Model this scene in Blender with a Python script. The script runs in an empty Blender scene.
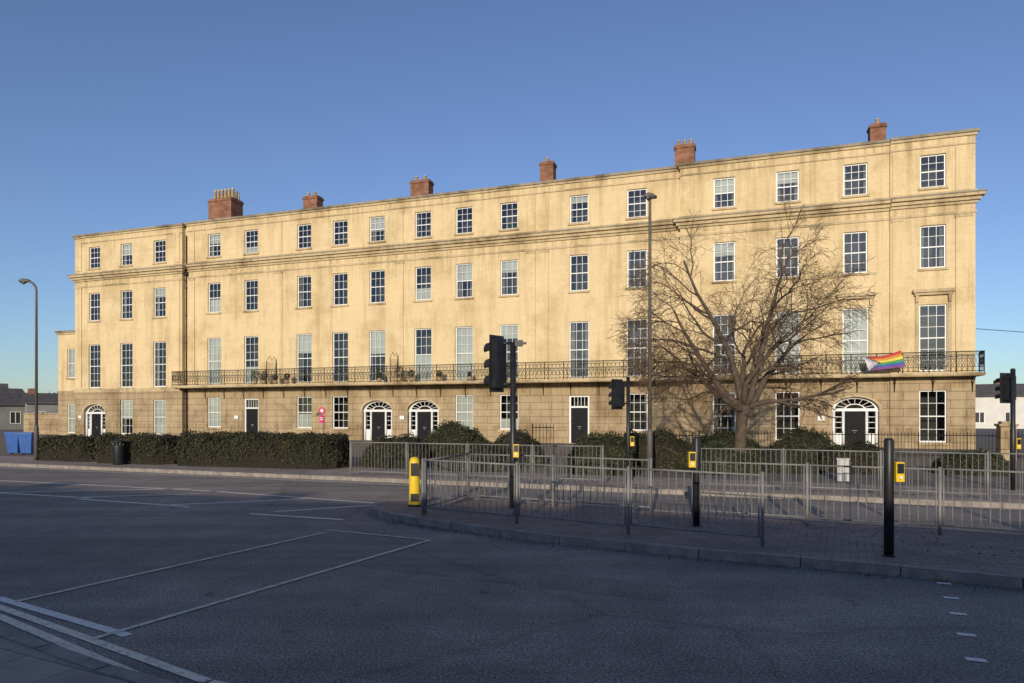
import bpy, math, random
import numpy as np
from mathutils import Vector, Matrix, noise
random.seed(7); np.random.seed(7)
S=bpy.context.scene
S.view_settings.view_transform='Standard'; S.view_settings.look='None'; S.view_settings.exposure=0

# ---------------------------------------------------------------- materials
def N(nt,t,**kw):
    n=nt.nodes.new(t)
    for k,v in kw.items(): setattr(n,k,v)
    return n
def base_mat(name,rough=0.7,metal=0.0,spec=0.5):
    m=bpy.data.materials.new(name); m.use_nodes=True
    b=m.node_tree.nodes['Principled BSDF']
    b.inputs['Roughness'].default_value=rough; b.inputs['Metallic'].default_value=metal
    b.inputs['Specular IOR Level'].default_value=spec
    return m,m.node_tree,b
def rgba(c): return (c[0],c[1],c[2],1)
def noise_n(nt,vec,scale,detail=5,rough=0.6):
    n=N(nt,'ShaderNodeTexNoise'); n.inputs['Scale'].default_value=scale
    n.inputs['Detail'].default_value=detail; n.inputs['Roughness'].default_value=rough
    nt.links.new(vec,n.inputs['Vector']); return n.outputs['Fac']
def ramp(nt,fac,stops):
    r=N(nt,'ShaderNodeValToRGB'); e=r.color_ramp.elements
    while len(e)>len(stops): e.remove(e[-1])
    while len(e)<len(stops): e.new(0.5)
    for i,(p,c) in enumerate(stops): e[i].position=p; e[i].color=rgba(c)
    nt.links.new(fac,r.inputs['Fac']); return r.outputs['Color']
def mix(nt,fac,a,b,mode='MIX'):
    n=N(nt,'ShaderNodeMix',data_type='RGBA',blend_type=mode)
    for sock,v in ((n.inputs[0],fac),(n.inputs[6],a),(n.inputs[7],b)):
        if isinstance(v,(int,float)): sock.default_value=v
        elif isinstance(v,(tuple,list)): sock.default_value=rgba(v)
        else: nt.links.new(v,sock)
    return n.outputs[2]
def bump(nt,b,h,strength=0.3,dist=0.02):
    n=N(nt,'ShaderNodeBump'); n.inputs['Strength'].default_value=strength; n.inputs['Distance'].default_value=dist
    nt.links.new(h,n.inputs['Height']); nt.links.new(n.outputs[0],b.inputs['Normal'])
def mapped(nt,out,scale,rot=0):
    m=N(nt,'ShaderNodeMapping'); m.inputs['Scale'].default_value=scale; m.inputs['Rotation'].default_value=(0,0,rot)
    nt.links.new(out,m.inputs['Vector']); return m.outputs[0]
def var_mat(name,c1,c2,scale=3,rough=0.7,metal=0.0,bmp=0.0,spec=0.5,bscale=None):
    m,nt,b=base_mat(name,rough,metal,spec)
    co=N(nt,'ShaderNodeTexCoord').outputs['Object']
    f=noise_n(nt,co,scale)
    col=ramp(nt,f,[(0.32,c1),(0.68,c2)])
    nt.links.new(col,b.inputs['Base Color'])
    if bmp: bump(nt,b,noise_n(nt,co,bscale or scale*6),bmp)
    return m
def xz(nt):
    co=N(nt,'ShaderNodeTexCoord').outputs['Object']
    s=N(nt,'ShaderNodeSeparateXYZ'); nt.links.new(co,s.inputs[0])
    c=N(nt,'ShaderNodeCombineXYZ'); nt.links.new(s.outputs[0],c.inputs[0]); nt.links.new(s.outputs[2],c.inputs[1])
    nt.links.new(s.outputs[1],c.inputs[2])
    return co,c.outputs[0],s.outputs[2]
def brick_tex(nt,vec,w,h,mortar,c1,c2,cm,smooth=0.1):
    t=N(nt,'ShaderNodeTexBrick'); nt.links.new(vec,t.inputs['Vector'])
    t.inputs['Scale'].default_value=1; t.inputs['Brick Width'].default_value=w; t.inputs['Row Height'].default_value=h
    t.inputs['Mortar Size'].default_value=mortar; t.inputs['Mortar Smooth'].default_value=smooth
    t.inputs['Color1'].default_value=rgba(c1); t.inputs['Color2'].default_value=rgba(c2); t.inputs['Mortar'].default_value=rgba(cm)
    return t
def stone_mat(name,c1,c2,cm,w,h,mortar,stain=(0.55,0.5,0.42),streak=0.6,runs=()):
    m,nt,b=base_mat(name,0.88,0,0.2)
    co,v,z=xz(nt)
    t=brick_tex(nt,v,w,h,mortar,c1,c2,cm)
    st=noise_n(nt,co,0.32,7,0.68)
    c=mix(nt,1.0,t.outputs['Color'],ramp(nt,st,[(0.36,stain),(0.52,(1,1,1)),(0.7,(1.04,1.03,1.02))]),'MULTIPLY')
    sk=noise_n(nt,mapped(nt,co,(1.9,1.9,0.14)),1.0,6,0.7)
    c=mix(nt,streak,c,ramp(nt,sk,[(0.32,(0.6,0.56,0.5)),(0.5,(1,1,1))]),'MULTIPLY')
    for (zt,ln) in runs:
        mr=N(nt,'ShaderNodeMapRange'); mr.inputs[1].default_value=zt-ln; mr.inputs[2].default_value=zt; nt.links.new(z,mr.inputs[0])
        gt=N(nt,'ShaderNodeMath',operation='LESS_THAN'); gt.inputs[1].default_value=zt+0.02; nt.links.new(z,gt.inputs[0])
        rn=noise_n(nt,mapped(nt,co,(3.2,3.2,0.25)),1.0,7,0.72)
        rr=ramp(nt,rn,[(0.38,(0.85,0.85,0.85)),(0.56,(0,0,0))])
        m1=N(nt,'ShaderNodeMath',operation='MULTIPLY'); nt.links.new(mr.outputs[0],m1.inputs[0]); nt.links.new(gt.outputs[0],m1.inputs[1])
        m2=N(nt,'ShaderNodeMath',operation='MULTIPLY'); nt.links.new(m1.outputs[0],m2.inputs[0]); nt.links.new(rr,m2.inputs[1])
        c=mix(nt,m2.outputs[0],c,mix(nt,1.0,c,(0.62,0.57,0.50),'MULTIPLY'))
    fn=noise_n(nt,co,9,6,0.75)
    c=mix(nt,0.6,c,ramp(nt,fn,[(0.3,(0.78,0.75,0.70)),(0.7,(1.1,1.08,1.05))]),'MULTIPLY')
    nt.links.new(c,b.inputs['Base Color'])
    inv=N(nt,'ShaderNodeMath',operation='SUBTRACT'); nt.links.new(fn,inv.inputs[0]); nt.links.new(t.outputs['Fac'],inv.inputs[1])
    bump(nt,b,inv.outputs[0],0.35,0.018)
    return m
M={}
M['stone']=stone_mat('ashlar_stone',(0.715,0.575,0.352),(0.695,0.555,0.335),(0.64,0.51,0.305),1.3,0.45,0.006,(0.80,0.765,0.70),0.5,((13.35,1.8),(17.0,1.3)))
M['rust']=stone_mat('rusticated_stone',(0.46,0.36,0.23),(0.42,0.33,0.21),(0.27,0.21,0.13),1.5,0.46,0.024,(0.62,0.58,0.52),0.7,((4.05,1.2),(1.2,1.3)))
M['trim']=stone_mat('weathered_trim_stone',(0.57,0.46,0.29),(0.54,0.435,0.275),(0.46,0.37,0.23),1.4,3.0,0.008,(0.47,0.44,0.40),0.8)
M['coping']=stone_mat('coping_stone',(0.34,0.30,0.23),(0.31,0.275,0.21),(0.23,0.2,0.155),1.4,3.0,0.008,(0.42,0.41,0.39))
M['white']=var_mat('white_paint',(0.72,0.72,0.70),(0.80,0.80,0.78),6,0.45)
M['blind']=var_mat('window_blind',(0.42,0.42,0.40),(0.58,0.58,0.55),0.5,0.9)
M['curtain']=var_mat('curtain_cloth',(0.12,0.11,0.10),(0.34,0.32,0.28),0.7,0.9)
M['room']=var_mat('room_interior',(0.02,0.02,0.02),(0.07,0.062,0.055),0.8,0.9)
M['door']=var_mat('black_gloss_door',(0.010,0.011,0.012),(0.018,0.018,0.02),5,0.7,spec=0.15)
M['iron']=var_mat('wrought_iron',(0.014,0.013,0.012),(0.035,0.03,0.026),8,0.55,spec=0.3)
M['lead']=var_mat('lead_roof',(0.12,0.12,0.13),(0.18,0.18,0.19),1,0.7)
m,nt,b=base_mat('brick_chimney',0.9,0,0.2); co,v,_=xz(nt)
t=brick_tex(nt,v,0.225,0.075,0.008,(0.36,0.15,0.08),(0.25,0.095,0.055),(0.3,0.24,0.19))
c=mix(nt,0.9,t.outputs['Color'],ramp(nt,noise_n(nt,co,2.0),[(0.3,(0.42,0.38,0.36)),(0.65,(1,1,1))]),'MULTIPLY')
nt.links.new(c,b.inputs['Base Color']); M['brick']=m
M['pot']=var_mat('clay_pot',(0.48,0.34,0.18),(0.62,0.47,0.28),4,0.8)
m=bpy.data.materials.new('window_glass'); m.use_nodes=True; nt=m.node_tree; nt.nodes.clear()
out=N(nt,'ShaderNodeOutputMaterial'); mx=N(nt,'ShaderNodeMixShader'); tr=N(nt,'ShaderNodeBsdfTransparent'); gl=N(nt,'ShaderNodeBsdfGlossy')
tr.inputs[0].default_value=(0.80,0.85,0.84,1); gl.inputs['Roughness'].default_value=0.015; gl.inputs[0].default_value=(0.92,0.94,0.97,1)
fr=N(nt,'ShaderNodeFresnel'); fr.inputs[0].default_value=1.5
ma=N(nt,'ShaderNodeMath',operation='MULTIPLY_ADD'); ma.inputs[1].default_value=1.5; ma.inputs[2].default_value=0.02
co=N(nt,'ShaderNodeTexCoord').outputs['Object']
bp=N(nt,'ShaderNodeBump'); bp.inputs['Strength'].default_value=0.035; bp.inputs['Distance'].default_value=0.05
nt.links.new(noise_n(nt,co,1.7,2,0.4),bp.inputs['Height']); nt.links.new(bp.outputs[0],gl.inputs['Normal'])
nt.links.new(fr.outputs[0],ma.inputs[0]); nt.links.new(ma.outputs[0],mx.inputs[0])
nt.links.new(tr.outputs[0],mx.inputs[1]); nt.links.new(gl.outputs[0],mx.inputs[2]); nt.links.new(mx.outputs[0],out.inputs[0])
M['glass']=m
def asphalt(name,k):
    m,nt,b=base_mat(name,0.78,0,0.45); co=N(nt,'ShaderNodeTexCoord').outputs['Object']
    big=noise_n(nt,co,0.16,7,0.64); mid=noise_n(nt,co,1.1,8,0.78); fine=noise_n(nt,co,42,4,0.8)
    c=ramp(nt,big,[(0.33,tuple(k*v for v in (0.128,0.112,0.100))),(0.5,tuple(k*v for v in (0.155,0.136,0.120))),(0.66,tuple(k*v for v in (0.215,0.186,0.160)))])
    c=mix(nt,0.9,c,ramp(nt,mid,[(0.3,(0.68,0.68,0.69)),(0.5,(1,1,1)),(0.7,(1.35,1.31,1.25))]),'MULTIPLY')
    c=mix(nt,0.7,c,ramp(nt,noise_n(nt,mapped(nt,co,(0.05,1.1,1),0.375),1.0,5,0.6),[(0.35,(0.70,0.70,0.71)),(0.6,(1.12,1.10,1.08))]),'MULTIPLY')
    c=mix(nt,1.0,c,ramp(nt,fine,[(0.34,(0.25,0.25,0.26)),(0.5,(0.95,0.95,0.95)),(0.64,(2.4,2.35,2.2))]),'MULTIPLY')
    c=mix(nt,0.7,c,ramp(nt,noise_n(nt,co,2.3,2,0.5),[(0.24,(0.4,0.4,0.41)),(0.31,(1,1,1))]),'MULTIPLY')
    vo=N(nt,'ShaderNodeTexVoronoi',feature='DISTANCE_TO_EDGE'); vo.inputs['Scale'].default_value=0.16
    wn=N(nt,'ShaderNodeTexNoise'); wn.inputs['Scale'].default_value=1.2; wn.inputs['Detail'].default_value=6; nt.links.new(co,wn.inputs['Vector'])
    vadd=N(nt,'ShaderNodeMix',data_type='VECTOR'); vadd.inputs[0].default_value=0.35
    nt.links.new(co,vadd.inputs[4]); nt.links.new(wn.outputs['Color'],vadd.inputs[5]); nt.links.new(vadd.outputs[1],vo.inputs['Vector'])
    c=mix(nt,0.4,c,ramp(nt,vo.outputs[0],[(0.0,(0.4,0.4,0.4)),(0.006,(1,1,1))]),'MULTIPLY')
    nt.links.new(c,b.inputs['Base Color']); bump(nt,b,fine,0.9,0.014); return m
M['asphalt']=asphalt('asphalt',1.45); M['patch']=asphalt('asphalt_patch',1.25)
def paint(name,col,wear):
    m,nt,b=base_mat(name,0.65,0,0.3); co=N(nt,'ShaderNodeTexCoord').outputs['Object']
    n=noise_n(nt,co,9,8,0.75); n2=noise_n(nt,co,70,3,0.7)
    f=mix(nt,0.4,n,n2)
    c=ramp(nt,f,[(wear-0.06,(0.2,0.175,0.155)),(wear+0.05,col)])
    nt.links.new(c,b.inputs['Base Color']); bump(nt,b,n2,0.4,0.01); return m
M['paint']=paint('road_paint_white',(0.80,0.76,0.68),0.42)
M['worn']=paint('road_paint_worn',(0.72,0.61,0.46),0.455)
M['cream']=paint('road_paint_cream',(0.82,0.73,0.56),0.44)
def paver(name,c1,c2,cm,w,h):
    m,nt,b=base_mat(name,0.85,0,0.3); co=N(nt,'ShaderNodeTexCoord').outputs['Object']
    t=brick_tex(nt,mapped(nt,co,(1,1,1),0.45),w,h,0.006,c1,c2,cm)
    c=mix(nt,0.9,t.outputs['Color'],ramp(nt,noise_n(nt,co,1.2,6,0.7),[(0.3,(0.6,0.6,0.6)),(0.7,(1.15,1.13,1.1))]),'MULTIPLY')
    nt.links.new(c,b.inputs['Base Color']); 
    bump(nt,b,noise_n(nt,co,40,3),0.3,0.01); return m
M['pave']=paver('paving_blocks',(0.34,0.265,0.225),(0.26,0.20,0.17),(0.12,0.10,0.085),0.2,0.1)
M['slab']=paver('paving_slabs',(0.42,0.35,0.295),(0.34,0.285,0.24),(0.14,0.12,0.105),0.6,0.45)
M['kerb']=var_mat('granite_kerb',(0.19,0.165,0.145),(0.34,0.30,0.26),5,0.85,bmp=0.3)
M['gravel']=var_mat('gravel_forecourt',(0.12,0.10,0.08),(0.22,0.19,0.15),9,0.95,bmp=0.6,bscale=60)
M['grass']=var_mat('grass_ground',(0.03,0.045,0.015),(0.07,0.08,0.03),0.4,0.95,bmp=0.5,bscale=20)
M['galv']=var_mat('galvanised_steel',(0.15,0.148,0.143),(0.27,0.265,0.255),3,0.65,metal=0.1)
M['blackp']=var_mat('black_powder_coat',(0.01,0.01,0.011),(0.022,0.022,0.024),6,0.45)
M['column']=var_mat('painted_steel_column',(0.10,0.09,0.08),(0.17,0.15,0.13),2,0.6,metal=0.2)
M['yellow']=var_mat('yellow_plastic',(0.74,0.48,0.01),(0.82,0.56,0.02),6,0.4)
M['blue']=var_mat('blue_plastic',(0.01,0.08,0.32),(0.02,0.12,0.42),3,0.45)
M['lens']=var_mat('signal_lens',(0.03,0.03,0.03),(0.08,0.05,0.04),9,0.2)
M['pink']=var_mat('pink_sign_face',(0.6,0.04,0.16),(0.68,0.06,0.2),3,0.5)
def leafmat(name,a,b_,c_):
    m,nt,b=base_mat(name,0.65,0,0.3); co=N(nt,'ShaderNodeTexCoord').outputs['Object']
    f1=noise_n(nt,co,1.4,4); f2=noise_n(nt,co,22,2,0.8)
    f=mix(nt,0.6,f1,f2)
    nt.links.new(ramp(nt,f,[(0.36,a),(0.5,b_),(0.66,c_)]),b.inputs['Base Color']); return m
M['hedge']=leafmat('hedge_leaf',(0.014,0.017,0.008),(0.038,0.038,0.017),(0.085,0.07,0.032))
M['bush']=leafmat('shrub_leaf',(0.015,0.022,0.008),(0.042,0.052,0.019),(0.085,0.09,0.036))
M['dead']=leafmat('fallen_leaf',(0.08,0.05,0.02),(0.16,0.10,0.05),(0.25,0.17,0.08))
M['bark']=var_mat('tree_bark',(0.06,0.044,0.032),(0.13,0.093,0.065),5,0.9,bmp=0.5,bscale=30)
M['twig']=var_mat('tree_twig',(0.075,0.048,0.028),(0.155,0.098,0.054),2,0.85)
M['render']=var_mat('grey_render',(0.20,0.20,0.19),(0.28,0.275,0.26),1,0.9)
M['pale']=var_mat('white_render',(0.6,0.58,0.54),(0.7,0.68,0.64),1,0.9)
M['slate']=var_mat('slate_roof',(0.07,0.065,0.065),(0.13,0.11,0.10),1.5,0.8)
M['darkwin']=var_mat('dark_window',(0.02,0.022,0.025),(0.05,0.05,0.055),1,0.15)

# ---------------------------------------------------------------- mesh builder
class MB:
    def __init__(s): s.v=[]; s.f=[]; s.m=[]; s.smooth=[]
    def quad(s,a,b,c,d,mi=0):
        i=len(s.v); s.v+=[a,b,c,d]; s.f.append((i,i+1,i+2,i+3)); s.m.append(mi); s.smooth.append(False)
    def tri(s,a,b,c,mi=0):
        i=len(s.v); s.v+=[a,b,c]; s.f.append((i,i+1,i+2)); s.m.append(mi); s.smooth.append(False)
    def box(s,x0,x1,y0,y1,z0,z1,mi=0):
        if x0>x1:x0,x1=x1,x0
        if y0>y1:y0,y1=y1,y0
        i=len(s.v)
        s.v+=[(x0,y0,z0),(x1,y0,z0),(x1,y1,z0),(x0,y1,z0),(x0,y0,z1),(x1,y0,z1),(x1,y1,z1),(x0,y1,z1)]
        for f in ((0,3,2,1),(4,5,6,7),(0,1,5,4),(1,2,6,5),(2,3,7,6),(3,0,4,7)):
            s.f.append(tuple(i+k for k in f)); s.m.append(mi); s.smooth.append(False)
    def tube(s,pts,rad,n=8,mi=0,cap=True):
        pts=[Vector(p) for p in pts]
        if not isinstance(rad,(list,tuple)): rad=[rad]*len(pts)
        i0=len(s.v); t0=(pts[1]-pts[0]).normalized()
        up=Vector((0,0,1)) if abs(t0.z)<0.9 else Vector((1,0,0))
        u=t0.cross(up).normalized()
        for k,p in enumerate(pts):
            if k==0: t=t0
            elif k==len(pts)-1: t=(pts[k]-pts[k-1]).normalized()
            else: t=(pts[k+1]-pts[k-1]).normalized()
            u=(u-t*u.dot(t)).normalized(); w=t.cross(u)
            for j in range(n):
                a=2*math.pi*j/n
                s.v.append(tuple(p+(u*math.cos(a)+w*math.sin(a))*rad[k]))
        for k in range(len(pts)-1):
            for j in range(n):
                a=i0+k*n+j; b=i0+k*n+(j+1)%n
                s.f.append((a,b,b+n,a+n)); s.m.append(mi); s.smooth.append(n>4)
        if cap and n>3:
            s.f.append(tuple(i0+j for j in range(n))[::-1]); s.m.append(mi); s.smooth.append(False)
            e=i0+(len(pts)-1)*n
            s.f.append(tuple(e+j for j in range(n))); s.m.append(mi); s.smooth.append(False)
    def build(s,name,mats,parent=None,loc=None,rz=0,bev=0):
        me=bpy.data.meshes.new(name); me.from_pydata([tuple(v) for v in s.v],[],s.f)
        for mm in mats: me.materials.append(M[mm] if isinstance(mm,str) else mm)
        me.polygons.foreach_set('material_index',s.m); me.polygons.foreach_set('use_smooth',s.smooth); me.update()
        o=bpy.data.objects.new(name,me); S.collection.objects.link(o)
        if parent: o.parent=parent
        if loc: o.location=loc
        o.rotation_euler[2]=rz
        if bev:
            b=o.modifiers.new('bevel','BEVEL'); b.width=bev; b.segments=2; b.limit_method='ANGLE'
        return o
def empty(name,loc=(0,0,0),rz=0):
    o=bpy.data.objects.new(name,None); S.collection.objects.link(o); o.location=loc; o.rotation_euler[2]=rz
    o.empty_display_size=0.3; return o

TH=math.atan(0.3427)
RX,RY=25.3,36.9
def L2W(x,y): # terrace frame -> world
    return (RX+x*math.cos(TH)+y*math.sin(TH), RY-x*math.sin(TH)+y*math.cos(TH))

# ---------------------------------------------------------------- terrace
terr=empty('georgian_terrace_building',(RX,RY,0),-TH)
wall=MB(); rust=MB(); trim=MB(); cop=MB(); frame=MB(); glass=MB(); room=MB(); blind=MB(); sills=MB(); doors=MB()
def wall_grid(mb,x0,x1,z0,z1,ops,y):
    xs=sorted(set([x0,x1]+[v for o in ops for v in (o[0],o[1]) if x0<v<x1]))
    zs=sorted(set([z0,z1]+[v for o in ops for v in (o[2],o[3]) if z0<v<z1]))
    for i in range(len(xs)-1):
        for j in range(len(zs)-1):
            cx=(xs[i]+xs[i+1])/2; cz=(zs[j]+zs[j+1])/2
            if any(o[0]<cx<o[1] and o[2]<cz<o[3] for o in ops): continue
            mb.quad((xs[i],y,zs[j]),(xs[i+1],y,zs[j]),(xs[i+1],y,zs[j+1]),(xs[i],y,zs[j+1]))
def reveal(mb,o,y,d=0.2):
    a,b,c,e=o
    mb.quad((a,y,c),(a,y+d,c),(a,y+d,e),(a,y,e)); mb.quad((b,y,c),(b,y+d,c),(b,y+d,e),(b,y,e))
    mb.quad((a,y,c),(b,y,c),(b,y+d,c),(a,y+d,c)); mb.quad((a,y,e),(b,y,e),(b,y+d,e),(a,y+d,e))
def roombox(mb,o,y,d=1.1,mi=0):
    a,b,c,e=o
    reveal(mb,(a,b,c,e),y,d); mb.quad((a,y+d,c),(b,y+d,c),(b,y+d,e),(a,y+d,e),mi)
def sash(o,y,cols=3,rows=4,F=None,G=None,R=None,B=None,mode=None):
    a,b,c,e=o; yf=y+0.12; t=0.07; F=F or frame;G=G or glass;R=R or room;B=B or blind
    F.box(a,a+t,yf,yf+0.06,c,e); F.box(b-t,b,yf,yf+0.06,c,e)
    F.box(a+t,b-t,yf,yf+0.06,c,c+t*1.2); F.box(a+t,b-t,yf,yf+0.06,e-t,e)
    mid=(c+e)/2
    F.box(a+t,b-t,yf+0.005,yf+0.055,mid-0.03,mid+0.03)
    bw=0.012
    for i in range(1,cols):
        x=a+t+(b-a-2*t)*i/cols
        F.box(x-bw,x+bw,yf+0.02,yf+0.045,c+t*1.2,mid-0.03); F.box(x-bw,x+bw,yf+0.02,yf+0.045,mid+0.03,e-t)
    for j in range(1,rows):
        if j*2==rows: continue
        z=c+(e-c)*j/rows
        for i in range(cols):
            xa=a+t+(b-a-2*t)*i/cols+(bw if i else 0); xb=a+t+(b-a-2*t)*(i+1)/cols-(bw if i<cols-1 else 0)
            F.box(xa,xb,yf+0.022,yf+0.043,z-bw,z+bw)
    k1=random.uniform(-0.008,0.008); k2=random.uniform(-0.008,0.008)
    G.quad((a+t,yf+0.033,c+t),(b-t,yf+0.033+k1,c+t),(b-t,yf+0.033+k1+k2*0.5,mid),(a+t,yf+0.033+k2*0.5,mid))
    G.quad((a+t,yf+0.034,mid),(b-t,yf+0.034-k1,mid),(b-t,yf+0.034-k1,e-t),(a+t,yf+0.034,e-t))
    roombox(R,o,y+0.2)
    mode=mode or random.choice(['dark','dark','dark','blind','half','curt','dark','half','net','curt'])
    yb=y+0.235
    if mode=='blind': B.quad((a,yb,c),(b,yb,c),(b,yb,e),(a,yb,e),0)
    elif mode=='half':
        f=random.uniform(0.2,0.6); z=e-(e-c)*f; B.quad((a,yb,z),(b,yb,z),(b,yb,e),(a,yb,e),0)
    elif mode=='net':
        z=c+(e-c)*random.uniform(0.3,0.5); B.quad((a,yb,c),(b,yb,c),(b,yb,z),(a,yb,z),0)
    if mode in('curt','half'):
        wd=(b-a)*random.uniform(0.12,0.26)
        for sx in (0,1):
            n=6
            for k in range(n):
                xa=(a+wd*k/n) if sx==0 else (b-wd*(k+1)/n); xb=xa+wd/n
                ya=yb+0.05+0.03*(k%2); yc=yb+0.05+0.03*((k+1)%2)
                B.quad((xa,ya,c),(xb,yc,c),(xb,yc,e),(xa,ya,e),1)
def arch_door(cx,y,z0,W=1.2,spring=2.25,rz=0.72,top=3.35,zo=0):
    z0+=zo; spring+=zo; top+=zo; n=20
    pts=[(cx-W*math.cos(math.pi*i/n),spring+rz*math.sin(math.pi*i/n)) for i in range(n+1)]
    for i in range(n):
        (xa,za),(xb,zb)=pts[i],pts[i+1]
        rust.quad((xa,y,za),(xb,y,zb),(xb,y,top),(xa,y,top))
        rust.quad((xa,y,za),(xb,y,zb),(xb,y+0.35,zb),(xa,y+0.35,za))
        rust_o=lambda x,z,k:(cx+(x-cx)*k,y-0.04,spring+(z-spring)*k)
        trim.quad(rust_o(xa,za,1.0),rust_o(xb,zb,1.0),rust_o(xb,zb,1.13),rust_o(xa,za,1.13))
        yy=y+0.28
        fo=lambda x,z,k:(cx+(x-cx)*k,yy,spring+(z-spring)*k)
        frame.quad(fo(xa,za,0.86),fo(xb,zb,0.86),fo(xb,zb,1.0),fo(xa,za,1.0))
        frame.quad(fo(xa,za,0.40),fo(xb,zb,0.40),fo(xb,zb,0.46),fo(xa,za,0.46))
    for s in(-1,1):
        rust.quad((cx+s*W,y,z0),(cx+s*W,y+0.35,z0),(cx+s*W,y+0.35,spring),(cx+s*W,y,spring))
    for i in range(1,8):
        a=math.pi*i/8; d=Vector((-math.cos(a)*W,0,math.sin(a)*rz)); 
        p=Vector((cx,y+0.275,spring))+d*0.44; q=Vector((cx,y+0.275,spring))+d*0.9
        frame.tube([p,q],0.018,4)
    frame.box(cx-W,cx+W,y+0.2,y+0.32,spring-0.09,spring+0.07)
    glass.quad((cx-W,y+0.31,spring),(cx+W,y+0.31,spring),(cx+W,y+0.31,spring+rz),(cx-W,y+0.31,spring+rz))
    dw=0.5
    for s in(-1,1):
        frame.tube([(cx+s*(dw+0.1),y+0.2,z0),(cx+s*(dw+0.1),y+0.2,spring-0.09)],0.075,10)
        frame.tube([(cx+s*(W-0.1),y+0.2,z0),(cx+s*(W-0.1),y+0.2,spring-0.09)],0.075,10)
        frame.box(cx+s*(dw+0.16),cx+s*(W-0.16),y+0.27,y+0.31,z0,z0+0.85)
        for k in range(1,4):
            z=z0+0.85+k*(spring-z0-0.95)/4; frame.box(cx+s*(dw+0.18),cx+s*(W-0.18),y+0.27,y+0.3,z-0.015,z+0.015)
        glass.quad((cx+s*(dw+0.16),y+0.305,z0+0.85),(cx+s*(W-0.16),y+0.305,z0+0.85),(cx+s*(W-0.16),y+0.305,spring-0.09),(cx+s*(dw+0.16),y+0.305,spring-0.09))
    door_leaf(cx,dw,y+0.27,z0+0.05,spring-0.09)
    sills.box(cx-W-0.1,cx+W+0.1,y-0.35,y+0.34,z0-0.2,z0+0.05)
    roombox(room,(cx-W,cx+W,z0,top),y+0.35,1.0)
def door_leaf(cx,dw,y,z0,z1):
    doors.box(cx-dw,cx+dw,y,y+0.05,z0,z1)
    h=z1-z0
    for s in(-1,1):
        for (a,b_) in((0.06,0.38),(0.44,0.72),(0.77,0.95)):
            x0,x1=sorted((cx+s*0.07,cx+s*(dw-0.1)))
            doors.box(x0,x1,y-0.018,y-0.001,z0+h*a,z0+h*b_)
    doors.tube([(cx,y-0.05,z0+h*0.41),(cx,y-0.002,z0+h*0.41)],0.04,8,1)
    doors.box(cx-0.13,cx+0.13,y-0.030,y-0.019,z0+h*0.45+0.01,z0+h*0.45+0.05,1)
def rect_door(cx,y,z0,top,W=0.68):
    sp=top-0.75
    frame.box(cx-W,cx-W+0.12,y+0.1,y+0.25,z0,top); frame.box(cx+W-0.12,cx+W,y+0.1,y+0.25,z0,top)
    frame.box(cx-W+0.12,cx+W-0.12,y+0.1,y+0.25,top-0.1,top); frame.box(cx-W+0.12,cx+W-0.12,y+0.08,y+0.25,sp-0.05,sp+0.06)
    for i in range(1,5):
        x=cx-W+0.12+(2*W-0.24)*i/5; frame.box(x-0.015,x+0.015,y+0.15,y+0.18,sp+0.06,top-0.1)
    glass.quad((cx-W+.1,y+0.2,sp),(cx+W-.1,y+0.2,sp),(cx+W-.1,y+0.2,top),(cx-W+.1,y+0.2,top))
    door_leaf(cx,W-0.12,y+0.17,z0+0.02,sp-0.05)
    sills.box(cx-W-0.15,cx+W+0.15,y-0.4,y+0.2,z0-0.2,z0+0.02)
    roombox(room,(cx-W,cx+W,z0,top),y+0.26,1.0)

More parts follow.
